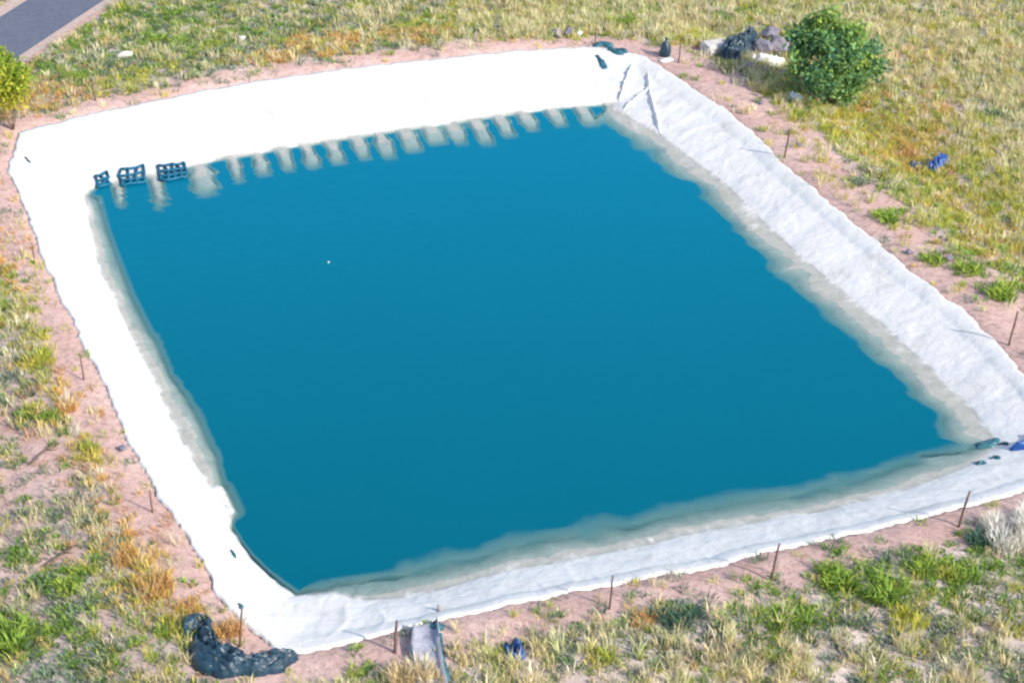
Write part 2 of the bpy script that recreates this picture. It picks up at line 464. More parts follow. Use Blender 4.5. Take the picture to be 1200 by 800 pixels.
def crumple(name, path, widths, hgt, m, seed, parent=None, nu=70, nv=22, ridged=1.0, drape=0.0, origin=None):
    """a bunched-up sheet lying along a path on the ground: closed heap with sharp random pleats"""
    path = np.array([(p[0], p[1]) for p in path], float)
    seg = np.linalg.norm(np.diff(path, axis=0), axis=1); s = np.concatenate([[0], np.cumsum(seg)])
    t = np.linspace(0, s[-1], nu)
    P = np.stack([np.interp(t, s, path[:, 0]), np.interp(t, s, path[:, 1])], -1)
    for _ in range(5): P[1:-1] = (P[:-2] + 2 * P[1:-1] + P[2:]) / 4
    T = np.gradient(P, axis=0); T /= np.linalg.norm(T, axis=1)[:, None] + 1e-9
    Nn = np.stack([-T[:, 1], T[:, 0]], -1)
    wid = np.interp(t / s[-1], np.linspace(0, 1, len(widths)), widths)
    v = np.linspace(-1, 1, nv)
    U, Vv = np.meshgrid(t, v, indexing='ij')
    edge = 1 + .5 * fbm(U * 2.2 + seed, np.sign(Vv) * 3.0 + seed, seed, 3)
    off = Vv * wid[:, None] * edge
    X = P[:, None, 0] + Nn[:, None, 0] * off + .05 * fbm(U * 6, Vv * 3 + seed, seed + 3)
    Y = P[:, None, 1] + Nn[:, None, 1] * off
    r1 = 1 - np.abs(fbm(U * .9 + seed, off * 3.2 + U * .8, seed + 1, 3)) * 2.4
    r2 = 1 - np.abs(fbm(U * 2.4 - seed, off * 6 - U * 1.5, seed + 2, 2)) * 2.2
    prof = np.clip(1 - Vv ** 2, 0, 1) ** .5 * np.clip(np.minimum(t, s[-1] - t)[:, None] / (.12 * s[-1] + .05), 0, 1) ** .5
    Z = hgt * prof * np.clip(.35 + .5 * r1 * ridged + .25 * r2 * ridged, .08, 1.6)
    base = np.array([tz(x, y) for x, y in P])
    Zg = base[:, None] + .015 + Z
    if origin is None: origin = Vector((P[:, 0].mean(), P[:, 1].mean(), base.mean()))
    nV = nu * nv
    verts = [(X.flat[i] - origin.x, Y.flat[i] - origin.y, Zg.flat[i] - origin.z) for i in range(nV)]
    verts += [(X.flat[i] - origin.x, Y.flat[i] - origin.y, base[i // nv] - .04 - origin.z) for i in range(nV)]
    Fc = []
    for i in range(nu - 1):
        for j in range(nv - 1):
            a = i * nv + j
            Fc.append((a, a + nv, a + nv + 1, a + 1)); Fc.append((nV + a, nV + a + 1, nV + a + nv + 1, nV + a + nv))
    for i in range(nu - 1):
        for j in (0, nv - 1):
            a = i * nv + j; Fc.append((a, a + nv, nV + a + nv, nV + a) if j else (a + nv, a, nV + a, nV + a + nv))
    for j in range(nv - 1):
        for i in (0, nu - 1):
            a = i * nv + j; Fc.append((a, a + 1, nV + a + 1, nV + a) if not i else (a + 1, a, nV + a, nV + a + 1))
    o = link(name, mesh(name, verts, Fc, smooth=False), m, parent)
    if parent is None: o.location = origin
    return o


# ------------------------------------------------------------------ ground sheet
def axis(lo, hi, step, far):
    core = np.arange(lo, hi + step / 2, step)
    out = []; d = step; p = hi
    while p < far: d *= 1.35; p += d; out.append(p)
    out2 = []; d = step; p = lo
    while p > -far: d *= 1.35; p -= d; out2.append(p)
    return np.concatenate([out2[::-1], core, out])


gx = axis(-32, 32, .16, 900); gy = axis(-23, 42, .16, 1500)
GX, GY = np.meshgrid(gx, gy, indexing='ij')
GP = np.stack([GX.ravel(), GY.ravel()], -1)
near = (np.abs(GP[:, 0]) < 60) & (np.abs(GP[:, 1]) < 70)
GZ = np.full(len(GP), -.5); dOg = np.full(len(GP), 99.)
z_, d_, in_, _ = terrain(GP[near]); GZ[near] = z_; dOg[near] = np.where(in_, -d_, d_)


def grid_mesh(name, X, Y, Z, nx, ny):
    me = bpy.data.meshes.new(name)
    me.vertices.add(nx * ny); me.vertices.foreach_set('co', np.stack([X, Y, Z], -1).astype(np.float32).ravel())
    i, j = np.meshgrid(np.arange(nx - 1), np.arange(ny - 1), indexing='ij'); a = (i * ny + j).ravel()
    q = np.stack([a, a + ny, a + ny + 1, a + 1], -1).astype(np.int32)
    me.loops.add(q.size); me.loops.foreach_set('vertex_index', q.ravel())
    me.polygons.add(len(q)); me.polygons.foreach_set('loop_start', np.arange(0, q.size, 4, dtype=np.int32))
    me.polygons.foreach_set('use_smooth', np.ones(len(q), bool))
    me.update(calc_edges=True)
    return me


gme = grid_mesh('ground', GP[:, 0], GP[:, 1], GZ, len(gx), len(gy))
ground = link('ground', gme, M['ground']); tag(ground, None, None, kind='structure')

# ------------------------------------------------------------------ vegetation fields
# plant kinds: colours, height, blade width, spread, blade count
KIND = {
    'green': ([(.21, .35, .07), (.29, .42, .08), (.15, .28, .07)], (.12, .30), .036, .20, 22),
    'herb': ([(.24, .31, .21), (.31, .35, .23), (.18, .26, .20), (.40, .41, .33)], (.12, .32), .036, .24, 18),
    'straw': ([(.68, .60, .36), (.64, .54, .30), (.55, .57, .29), (.73, .67, .48)], (.22, .60), .025, .20, 18),
    'orange': ([(.64, .42, .15), (.68, .49, .17), (.60, .36, .17)], (.14, .34), .024, .20, 20),
    'yellow': ([(.48, .49, .09), (.60, .54, .12), (.38, .44, .09)], (.14, .36), .024, .22, 20),
    'dark': ([(.10, .19, .13), (.13, .23, .16), (.085, .16, .12)], (.10, .24), .028, .22, 20),
}
KN = list(KIND)
BASE = {  # bare, green, herb, straw, orange, yellow, dark
    'left': (1.5, .38, .60, .34, .04, .24, .05),
    'top': (.65, .30, .80, .55, .04, .38, .13),
    'right': (.22, .28, .30, 1.25, .08, .85, .08),
    'bottom': (.30, .50, 1.15, .42, .03, .50, .20)}
PATCH = [  # px, py, rx, ry, kind, weight   (negative: bare earth)
    (205, 35, 60, 20, 'green', 1.6), (85, 70, 22, 22, 'green', 2.0), (80, 110, 50, 20, 'bare', 2.0), (130, 70, 40, 16, 'herb', 1),
    (30, 118, 40, 18, 'orange', 2.5), (60, 120, 30, 12, 'orange', 1), (380, 58, 26, 8, 'orange', 3), (490, 46, 28, 7, 'orange', 2.5),
    (320, 74, 30, 6, 'orange', 1.2), (160, 98, 30, 8, 'yellow', 1.5), (250, 60, 120, 22, 'dark', .15), (540, 25, 30, 14, 'yellow', 2),
    (640, 25, 80, 18, 'straw', 1.5), (660, 22, 40, 16, 'yellow', 1.5), (735, 20, 22, 14, 'green', 3), (790, 26, 50, 18, 'straw', 1.5),
    (815, 42, 16, 10, 'yellow', 3), (860, 18, 30, 10, 'green', 1.2), (565, 30, 60, 14, 'green', .8),
    (1020, 150, 60, 30, 'yellow', 6), (1065, 165, 26, 20, 'orange', 6), (1010, 135, 26, 20, 'orange', 1.2), (960, 120, 40, 20, 'green', 1.2),
    (1130, 245, 50, 40, 'yellow', 7), (1165, 285, 30, 24, 'orange', 3), (1100, 225, 20, 14, 'orange', 1.5), (1190, 265, 20, 30, 'yellow', 2),
    (1110, 60, 100, 50, 'straw', .8), (1080, 70, 16, 14, 'orange', 1.8), (1100, 122, 14, 8, 'orange', 2.5), (1105, 145, 26, 26, 'bare', 2.0),
    (1060, 90, 30, 24, 'bare', .7), (1075, 250, 40, 20, 'green', 1.2), (1140, 310, 60, 16, 'green', 2.2), (1115, 295, 40, 14, 'dark', 1.0),
    (1170, 330, 40, 14, 'green', 1.4), (1180, 330, 60, 40, 'bare', 1.0), (1150, 340, 80, 20, 'bare', 2.5), (1000, 215, 40, 30, 'bare', 2.0),
    (1040, 235, 26, 20, 'green', 1), (1180, 145, 60, 50, 'straw', .8), (1010, 212, 18, 8, 'herb', 4), (1085, 260, 40, 14, 'bare', 1.5),
    (14, 300, 30, 30, 'orange', 3), (30, 330, 30, 30, 'yellow', 1.5), (45, 390, 14, 40, 'yellow', 3.5), (75, 470, 18, 24, 'orange', 2.5),
    (100, 520, 18, 30, 'orange', 1.8), (65, 440, 16, 22, 'yellow', 2), (110, 560, 16, 30, 'yellow', 1), (12, 330, 20, 20, 'green', 1),
    (40, 480, 40, 16, 'bare', 1), (55, 560, 60, 26, 'bare', 2.2), (20, 640, 26, 60, 'bare', 2), (150, 640, 26, 26, 'orange', 2.5),
    (180, 660, 30, 34, 'orange', 3), (165, 690, 40, 22, 'yellow', 2.5), (130, 660, 22, 30, 'straw', 1.5), (215, 715, 22, 26, 'orange', 2.5),
    (265, 735, 14, 14, 'orange', 3), (262, 728, 14, 12, 'yellow', 2), (20, 745, 26, 10, 'green', 5), (80, 675, 12, 14, 'green', 3),
    (30, 650, 10, 10, 'green', 3), (130, 765, 60, 20, 'green', 1), (150, 735, 50, 16, 'bare', 2.4), (170, 785, 26, 14, 'bare', 2),
    (205, 750, 20, 30, 'yellow', 2.2), (60, 720, 60, 60, 'herb', .7), (230, 785, 40, 14, 'straw', 1.2), (300, 795, 40, 8, 'orange', 1.5),
    (10, 745, 20, 12, 'green', 3), (50, 536, 22, 10, 'bare', 6), (505, 770, 16, 30, 'bare', 14), (234, 748, 14, 20, 'bare', 14), (262, 780, 22, 10, 'bare', 12), (305, 788, 36, 12, 'bare', 12), (70, 656, 22, 10, 'bare', 6),
    (970, 660, 26, 20, 'green', 3), (1035, 685, 26, 18, 'green', 4), (980, 680, 26, 18, 'green', 2), (1090, 650, 44, 24, 'green', 1.8),
    (1135, 665, 26, 20, 'green', 1.4), (1060, 710, 20, 24, 'yellow', 2.4), (930, 720, 40, 20, 'green', 2), (900, 700, 36, 16, 'bare', 2.5),
    (1020, 716, 34, 14, 'bare', 3), (1000, 690, 30, 10, 'bare', 1), (750, 725, 20, 9, 'orange', 2), (790, 715, 20, 12, 'dark', 2),
    (1030, 740, 60, 26, 'dark', .9), (690, 745, 90, 30, 'straw', .8), (900, 780, 160, 24, 'straw', .6), (1155, 630, 40, 16, 'bare', 1.5),
    (830, 740, 60, 30, 'dark', .5), (560, 790, 40, 30, 'straw', 1.2), (580, 750, 40, 18, 'bare', 1.5), (420, 785, 60, 16, 'bare', 3.5),
    (435, 795, 16, 8, 'green', 3), (545, 760, 14, 30, 'straw', 2), (740, 705, 40, 8, 'straw', 1), (1190, 600, 40, 14, 'bare', 2),
]
# bands of bare earth beside the liner: width in metres by side (far, right, near, left)
BW = np.array([1.2, 2.6, 1.8, 1.35])


def weights(P):
    dO, iO, inO = poly_dist(P, OP)
    px, py = proj(P[:, 0], P[:, 1], -.25)
    side = SIDE_O[iO.astype(int)]
    w = np.zeros((len(P), 7))
    right = (side == 1) | (px > 1010)
    names = np.where((px > 590) & (py < 330), 'right', np.where((side == 0) & (px < 620), 'top', np.where(right & (py < 420), 'right', np.where((side == 3) | (px < 400), 'left', 'bottom'))))
    for k, v in BASE.items(): w[names == k] = v
    for j in range(1, 7):
        w[:, j] *= np.exp(2.2 * fbm(P[:, 0] * .55, P[:, 1] * .55, 60 + j, 3)) * np.exp(1.6 * fbm(P[:, 0] * 1.8, P[:, 1] * 1.8, 80 + j, 2))
    w[:, 0] *= np.exp(2.4 * fbm(P[:, 0] * .5, P[:, 1] * .5, 97, 4))
    for x, y, rx, ry, kd, wt in PATCH:
        g = np.exp(-.5 * ((px - x) / rx) ** 2 - .5 * ((py - y) / ry) ** 2) * wt * (2.2 if kd in ('bare', 'herb', 'straw') else 2.5)
        w[:, 0 if kd == 'bare' else 1 + KN.index(kd)] += g
        if kd != 'bare': w[:, 0] *= 1 - .75 * np.clip(g / (wt * (2.2 if kd in ('bare', 'herb', 'straw') else 2.5)), 0, 1) * min(1, wt / 2)
    bw = BW[side] * (1 + .35 * fbm(P[:, 0] * .45, P[:, 1] * .45, 55, 3))
    w[:, 0] += 60 * (1 - ss(bw * .55, bw * 1.25, dO)) ** 1.5
    q = (P - ROAD_R[0]) @ _rn
    ok = (~inO) & ((q < -.9) | (q > ROAD_W + .9)) & (dO > .12)
    return w, ok, dO


# litter on the ground follows the plants
m_ = near & (dOg > 0)
lit = np.zeros(len(GP), np.float32); lit[~near] = .8
w, ok, _ = weights(GP[m_])
lit[m_] = np.clip(1 - 1.35 * w[:, 0] / w.sum(1), 0, .9) * ok
a_ = gme.attributes.new('litter', 'FLOAT', 'POINT'); a_.data.foreach_set('value', lit)


# ------------------------------------------------------------------ blades
def blades(C, colr, hgt, wid, spread, nb, rs, leafy):
    """arrays of blades for tufts at C (N,3); returns verts (B*5,3), colours (B*5,3)"""
    n = len(C)
    B = n * nb
    base = np.repeat(C, nb, 0)
    a = rs.rand(B) * 2 * np.pi; r = np.sqrt(rs.rand(B)) * np.repeat(spread, nb)
    base = base + np.stack([np.cos(a) * r, np.sin(a) * r, np.zeros(B)], -1)
    hh = np.repeat(hgt, nb) * (.55 + .6 * rs.rand(B))
    lean = (.25 + .75 * rs.rand(B)) * (.8 if not leafy else 1.3)
    az = a + rs.normal(0, .7, B)
    d = np.stack([np.cos(az), np.sin(az), np.zeros(B)], -1)
    sd = np.stack([-np.sin(az), np.cos(az), np.zeros(B)], -1)
    th = rs.rand(B)[:, None] * 2 * np.pi
    sd = sd * np.cos(th) + d * np.sin(th) * .8
    ww = (wid * (.6 + .8 * rs.rand(B)))[:, None]
    up = np.array([0, 0, 1.])
    mid = base + d * (hh * lean * .3)[:, None] + up * (hh * .6)[:, None]
    tip = base + d * (hh * lean * .9)[:, None] + up * (hh * (1.0 if not leafy else .85))[:, None]
    base = base - up * .03
    V = np.stack([base - sd * ww * .35, base + sd * ww * .35, mid - sd * ww * .55, mid + sd * ww * .55, tip], 1)
    c = np.repeat(colr, nb, 0) * (.72 + .56 * rs.rand(B))[:, None]
    return V.reshape(-1, 3), np.repeat(c, 5, 0)


def blade_mesh(name, V, Cc):
    nb = len(V) // 5
    me = bpy.data.meshes.new(name)
    me.vertices.add(len(V)); me.vertices.foreach_set('co', V.astype(np.float32).ravel())
    k = np.arange(nb)[:, None] * 5
    li = np.concatenate([k + np.array([[0, 1, 3, 2]]), k + np.array([[2, 3, 4]])], 1).astype(np.int32)   # 4 + 3 loops
    me.loops.add(li.size); me.loops.foreach_set('vertex_index', li.ravel())
    ls = (np.arange(nb)[:, None] * 7 + np.array([[0, 4]])).astype(np.int32).ravel()
    me.polygons.add(nb * 2); me.polygons.foreach_set('loop_start', ls)
    me.update(calc_edges=True)
    ca = me.attributes.new('tint', 'FLOAT_COLOR', 'POINT')
    ca.data.foreach_set('color', np.concatenate([Cc, np.ones((len(Cc), 1))], 1).astype(np.float32).ravel())
    me.materials.append(M['leaf'])
    return me


def scatter():
    # candidates over the land in view and a margin round it
    x = R.uniform(-32, 32, 100000); y = R.uniform(-23, 43, 100000)
    P = np.stack([x, y], -1)
    px, py = proj(x, y, -.3)
    P = P[(px > -130) & (px < 1330) & (py > -110) & (py < 900)]
    w, ok, dO = weights(P)
    P = P[ok]; w = w[ok]
    cw = np.cumsum(w / w.sum(1)[:, None], 1)
    k = (R.rand(len(P))[:, None] > cw).sum(1)
    z = terrain(P)[0]
    names = {'green': 'green_weeds', 'herb': 'grey_green_herbs', 'straw': 'dry_grass', 'orange': 'orange_dry_grass', 'yellow': 'yellow_grass', 'dark': 'dark_green_weeds'}
    labs = {'green': 'bright green low weeds scattered over the sandy ground', 'herb': 'dull grey green herbs covering the ground around the pond',
            'straw': 'pale straw coloured dry grass, thickest in the right corner', 'orange': 'rusty orange dried grass patches beside the bare earth bank',
            'yellow': 'yellow green seeding grass growing around the pond', 'dark': 'dark green creeping weeds among the paler herbs'}
    for i, kd in enumerate(KN):
        cols, (h0, h1), wd, sp, nb = KIND[kd]
        s = k == i + 1; n = s.sum()
        if not n: continue
        C = np.concatenate([P[s], z[s][:, None]], 1)
        cc = np.array(cols)[R.randint(0, len(cols), n)] * (.8 + .4 * R.rand(n))[:, None]
        big = R.rand(n) ** 2
        V, Cc = blades(C, cc, h0 + (h1 - h0) * big, wd, sp * (.5 + .8 * R.rand(n)), nb, R, kd in ('green', 'herb', 'dark'))
        o = bpy.data.objects.new(names[kd], blade_mesh(names[kd], V, Cc)); COL.objects.link(o)
        tag(o, labs[kd], 'grass' if kd in ('straw', 'orange', 'yellow') else 'weeds', kind='stuff')


scatter()

# ------------------------------------------------------------------ the liner
rings = [(0, -.03)] + [(s, 0) for s in np.linspace(0, 1, 30)]
LV = []; u_in = [0.012, .025, .04, .055, .072, .09, .11, .135, .16, .19, .23, .28, .36, .5, .7, .9]
for s, dz in rings: LV.append(OR * (1 - s) + WR * s)
for u in u_in: LV.append(WR * (1 - u) + _ctr * u)
nR = len(LV); LP = np.concatenate(LV)
LP[:NL] = OR + _dir * .05
lh = liner_h(LP)[0]
lz = lh + .03
edge_t = terrain(OR + _dir * .22)[0]
for _ in range(6): edge_t = (np.roll(edge_t, 1) + edge_t * 2 + np.roll(edge_t, -1)) / 4
lz[:NL] = edge_t - .05
lz[NL:2 * NL] = edge_t + .02 + .03 * np.clip(fbm(OR[:, 0] * 3, OR[:, 1] * 3, 71), 0, 1)
for kx in range(2, 9):   # blend the sheet up on to the bank
    f = 1 - (kx - 1) / 8.0
    lz[kx * NL:(kx + 1) * NL] = lz[kx * NL:(kx + 1) * NL] * (1 - f) + (edge_t + .03) * f
lz -= .03 * ss(.3, -.3, lh - ZW) * 1.0
Fc = []
for r in range(nR - 1):
    for i in range(NL):
        j = (i + 1) % NL; Fc.append((r * NL + i, (r + 1) * NL + i, (r + 1) * NL + j, r * NL + j))
Fc.append(tuple((nR - 1) * NL + i for i in range(NL - 1, -1, -1)))
liner = link('pond_liner', mesh('pond_liner', np.concatenate([LP, lz[:, None]], 1), Fc), M['liner'])
tag(liner, 'white wrinkled plastic sheet lining the sloping banks of the square pond', 'pond liner')
a_ = liner.data.attributes.new('silt', 'FLOAT', 'POINT')
a_.data.foreach_set('value', (ss(-.006, .014, ZW + .03 - lz) * .95).astype(np.float32))


def strip(name, pts, wid, lift, m, parent, seed, hump=.05, n=40):
    P = np.array([at(*p, -.2) for p in pts])
    P = np.concatenate([resample(P, n), P[-1:]])
    T = np.gradient(P, axis=0); T /= np.linalg.norm(T, axis=1)[:, None]
    Nn = np.stack([-T[:, 1], T[:, 0]], -1)
    V = []; prof = [(-1, -.03), (-.55, .5), (0, 1), (.45, .55), (1, -.03)]
    for i, (p, q) in enumerate(zip(P, Nn)):
        f = 1 + .4 * math.sin(i * .9 + seed) * math.sin(i * .37)
        end = min(1, min(i, n - i) / 5)
        for a, b in prof:
            c = p + q * a * wid * f
            V.append((c[0], c[1], tz(*c) + .03 + (hump * b * f * end if b > 0 else -.02)))
    Fs = [(i * 5 + j, i * 5 + j + 1, (i + 1) * 5 + j + 1, (i + 1) * 5 + j) for i in range(n) for j in range(4)]
    return link(name, mesh(name, V, Fs), m, parent)


for k, (pts, wd, hp) in enumerate([
        ([(742, 78), (733, 95), (726, 112)], .10, .09), ([(758, 84), (762, 110), (774, 148)], .09, .08),
        ([(770, 98), (745, 112), (730, 122)], .08, .06)]):
    strip('seam_fold', pts, wd, 0, M['liner'], liner, k, hp + .05)

# ------------------------------------------------------------------ water
wu = [-.05, -.035, -.022, -.012, -.005, 0, .004, .008, .013, .018, .024, .03, .037, .045, .054, .064, .075, .09, .105, .125, .15, .18, .22, .27, .35, .45, .55, .65, .75, .85, .95]
WPs = np.concatenate([WR * (1 - u) + _ctr * u for u in wu])
wh = liner_h(WPs)[0]; dep = np.clip(ZW - wh, 0, 2)
Fw = []
for r in range(len(wu) - 1):
    for i in range(NL):
        j = (i + 1) % NL; Fw.append((r * NL + i, (r + 1) * NL + i, (r + 1) * NL + j, r * NL + j))
Fw.append(tuple((len(wu) - 1) * NL + i for i in range(NL - 1, -1, -1)))
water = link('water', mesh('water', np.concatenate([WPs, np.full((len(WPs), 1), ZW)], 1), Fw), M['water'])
tag(water, None, None, kind='structure')
a_ = water.data.attributes.new('depth', 'FLOAT', 'POINT'); a_.data.foreach_set('value', dep.astype(np.float32))
a_ = water.data.attributes.new('sky_fade', 'FLOAT', 'POINT'); a_.data.foreach_set('value', basin(WPs).astype(np.float32))

# ------------------------------------------------------------------ road
def ribbon(name, off0, off1, z, m, wav=0.0):
    V = []; n = 160
    for i in range(n + 1):
        p = ROAD_R[0] + _rd * (i / n * 260 - 120)
        e = wav * float(fbm(np.array([i * .9]), np.array([3.0]), 7)[0])
        for f in (off0 + e, off1):
            V.append((p[0] + _rn[0] * f, p[1] + _rn[1] * f, z))
    return tag(link(name, mesh(name, V, [(2 * i, 2 * i + 2, 2 * i + 3, 2 * i + 1) for i in range(n)]), m), None, None, kind='structure')


ribbon('road_shoulder', -.5, ROAD_W + 1.0, -.462, M['shoulder'], .3)
ribbon('road', 0, ROAD_W, -.452, M['asphalt'])


# ------------------------------------------------------------------ fence posts
def post(base, top, label, r=.045):
    b = hit(*base)
    d = (b - Vector((0, CAMY, H))).length
    px = base[0] - top[0]; hgt = (base[1] - top[1]) * d / F / CP * .95
    lean = -px * d / F
    m = MB()
    rr = random.Random(base[0])
    pts = []
    for i in range(6):
        t = i / 5
        pts.append((lean * t + rr.uniform(-.012, .012), rr.uniform(-.02, .02), -.15 + (hgt + .15) * t))
    r *= .68
    m.tube(pts, [r * 1.15, r * 1.1, r, r * .97, r * .9, r * .8], 8)
    t = m.build('fence_post', M['wood'])
    t.location = b
    return tag(t, label, 'fence post', 'rough wooden posts around the pond')


post((1122, 617), (1131, 572), 'taller leaning post on the near bank beside the right pond corner', .06)
post((903, 680), (910, 632), 'dark slanted post on near bank between the corner post and the thin pale post', .055)
post((714, 713), (717, 670), 'thin post at the middle of the near bank edge', .045)
post((462, 764), (466, 722), 'stout post just left of the grey overflow channel', .065)
post((280, 757), (287, 706), 'thin post rising behind the navy tarp', .045)
post((179, 600), (178, 572), 'short thin post at the left edge of the liner above the orange grass', .04)
post((99, 445), (97, 413), 'thin post on the left bank level with the white underwater crease', .04)
post((41, 308), (40, 284), 'short post highest up the left bank', .04)
post((1182, 404), (1187, 364), 'dark knobbed post on the right bank near the frame edge', .055)
post((919, 185), (923, 152), 'post on the right bank below the big green bush', .055)
post((795, 74), (797, 48), 'small post right of the dark sack near the far corner', .045)
post((697, 54), (698, 36), 'small post beside the teal scraps at the far corner', .045)
post((112, 118), (110, 96), 'crooked dark stump on the bare ground above the far left corner', .06)

# ------------------------------------------------------------------ tarps, sacks, rubble
tb = empty('tarp_bundle', hit(275, 772))
tag(tb, 'bunched navy black plastic tarp lying in a curve at the lower left corner', 'tarp')


def local_crumple(root, name, pxs, widths, h, m, seed, **kw):
    o = crumple(name, [hit(*p) for p in pxs], widths, h, m, seed, parent=root, origin=root.location.copy(), **kw)
    return o


local_crumple(tb, 'tarp_roll', [(228, 722), (232, 748), (250, 772), (285, 784), (320, 780), (346, 768)], (.36, .45, .55, .5, .44, .22), .5, M['tarp'], 3, nu=110, nv=28)
local_crumple(tb, 'loose_fold', [(300, 786), (325, 778), (347, 766)], (.14, .26, .12), .3, M['tarp'], 9, nu=46, nv=16)

for k, (pxs, wd, h, mt, lab) in enumerate([
        ([(695, 54), (706, 53), (718, 56)], (.16, .24, .16), .2, 'teal', 'flat strip of teal sheet at the far corner, uppermost of the three scraps'),
        ([(712, 58), (722, 62), (734, 66)], (.24, .42, .2), .3, 'teal', 'largest bunched teal scrap at the far corner of the liner'),
        ([(698, 66), (704, 74), (709, 82)], (.12, .2, .12), .18, 'teal', 'smallest teal scrap lying on the white liner below the other two')]):
    tag(crumple('plastic_scrap', [hit(*p) for p in pxs], wd, h, M[mt], 20 + k, nu=30, nv=14), lab, 'plastic scrap', 'torn plastic scraps at the far corner')

# upright dark sack on a pale stone
st = link('stone', rock_mesh('stone', .34, .24, .13, 4), M['white']); st.location = hit(781, 71)
tag(st, 'flat whitish stone at the foot of the dark sack', 'stone')


def sack(px, py, w, hgt, m, neckm, seed, label):
    b = hit(px, py)
    r = empty('sack', b); tag(r, label, 'sack')
    V = []; Fc = []; n = 20; L = 12
    for i in range(L + 1):
        t = i / L
        rad = w * (math.sin(math.pi * min(1, .18 + t * .72)) ** .6) * (1 - .25 * t)
        for k in range(n):
            a = 2 * math.pi * k / n
            f = 1 + .22 * float(fbm(np.array([math.cos(a) * 1.6 + seed + t]), np.array([math.sin(a) * 1.6 + t * 2]), seed)[0])
            V.append((rad * f * math.cos(a) + .1 * t * w, rad * f * math.sin(a) * .8, t * hgt - .02))
    for i in range(L):
        for k in range(n): Fc.append((i * n + k, i * n + (k + 1) % n, (i + 1) * n + (k + 1) % n, (i + 1) * n + k))
    Fc.append(tuple(range(n - 1, -1, -1))); Fc.append(tuple(L * n + k for k in range(n)))
    link('sack_body', mesh('sack_body', V, Fc, False), m, r)
    mb = MB(); mb.tube([(.1 * w, 0, hgt * .95), (.12 * w, 0, hgt * 1.1), (.3 * w, .02, hgt * 1.22)], [w * .3, w * .16, w * .3], 8)
    mb.build('sack_neck', neckm, r, False)
    return r


sack(779, 66, .30, .72, M['tarp'], M['tarp'], 3, 'dark stuffed sack standing on the bare earth right of the far corner')

# rubble heap left of the bush: each piece on its own
def rock(px, py, sx, sy, sz, m, seed, label, name='rock', cat='rock', group=None, sink=.25, rz=None):
    o = link(name, rock_mesh(name, sx, sy, sz, seed), M[m]); o.location = hit(px, py) + Vector((0, 0, sz * (1 - sink)))
    o.rotation_euler = (0, 0, seed * 1.3 if rz is None else rz)
    return tag(o, label, cat, group)


import bmesh


def chunk(px, py, sx, sy, sz, m, rz, label, tilt=.1):
    bm = bmesh.new(); bmesh.ops.create_cube(bm, size=1)
    bmesh.ops.scale(bm, vec=(sx, sy, sz), verts=bm.verts)
    bmesh.ops.bevel(bm, geom=bm.edges[:], offset=.06, segments=2, affect='EDGES')
    bmesh.ops.subdivide_edges(bm, edges=bm.edges[:], cuts=2, use_grid_fill=True)
    for v in bm.verts:
        q = v.co
        f = .09 * float(fbm(np.array([q.x * 3 + sx]), np.array([q.y * 3 + q.z * 4]), 9)[0]); v.co += v.co.normalized() * f
    me = bpy.data.meshes.new('concrete_block'); bm.to_mesh(me); bm.free()
    o = link('concrete_block', me, M[m]); o.location = hit(px, py) + Vector((0, 0, sz * .4)); o.rotation_euler = (tilt, tilt * .6, rz)
    return tag(o, label, 'concrete block')


chunk(838, 62, 1.2, .9, .55, 'conc', .4, 'pale broken concrete block at the left end of the rubble heap')
tag(crumple('draped_tarp', [hit(852, 72), hit(868, 60), hit(884, 46)], (.4, .62, .36), 1.0, M['tarp'], 33, nu=60, nv=26), 'dark navy tarp thrown over the rubble left of the green bush', 'tarp')
rock(893, 64, .6, .5, .42, 'mauve', 2, 'large mauve rock in the rubble heap right of the draped tarp')
rock(912, 62, .6, .55, .48, 'mauve', 7, 'big mauve boulder half hidden by the left side of the bush')
rock(903, 46, .55, .42, .36, 'mauve', 12, 'mauve rock at the back of the rubble heap')
rock(878, 82, .36, .3, .24, 'rock', 15, 'grey green stone in front of the draped tarp')
rock(918, 90, .30, .24, .2, 'rock', 17, 'small grey stone between rubble heap and the white sack')
tag(crumple('plastic_sheet', [hit(884, 74), hit(902, 78), hit(918, 74)], (.28, .4, .24), .55, M['white'], 41, nu=40, nv=16), 'white crumpled plastic sheet at the foot of the rubble', 'plastic sheet')
tag(crumple('plastic_sheet', [hit(884, 72), hit(881, 60)], (.14, .12), .26, M['white'], 44, nu=24, nv=12), 'narrow pale sheet hanging down between tarp and mauve rock', 'plastic sheet')
tag(crumple('flat_sack', [hit(926, 110), hit(933, 118), hit(941, 124)], (.22, .32, .2), .3, M['white'], 47, nu=34, nv=16), 'pale bluish empty sack lying at the bottom left of the bush', 'sack')
rock(936, 172, .15, .13, .1, 'mauve', 21, 'small dark stone on the right bank below the empty sack')
rock(892, 122, .13, .12, .1, 'mauve', 22, 'dark pebble sized stone beside the bare right bank near the bush')
rock(652, 42, .42, .26, .22, 'rock', 23, 'dark flat stone on the earth rim beyond the far bank', sink=.2)
rock(667, 41, .34, .24, .24, 'mauve', 25, 'mauve stone in the middle of three beyond the far bank')
rock(679, 42, .18, .15, .15, 'white', 27, 'small white stone right of two dark stones beyond the far bank')
rock(146, 68, .42, .3, .2, 'conc', 29, 'whitish boulder among weeds near the road')
rock(144, 528, .16, .13, .12, 'mauve', 31, 'single dark stone on the left bank beside the liner', sink=.1)
rock(1066, 297, .18, .14, .1, 'mauve', 33, 'dark clod on the right bank below the green weeds')
rock(1112, 305, .2, .15, .13, 'mauve', 35, 'dark clod at the edge of the green weed strip on the right')
rock(283, 47, .26, .2, .12, 'conc', 37, 'pale stone in the dark weeds beyond the far bank')
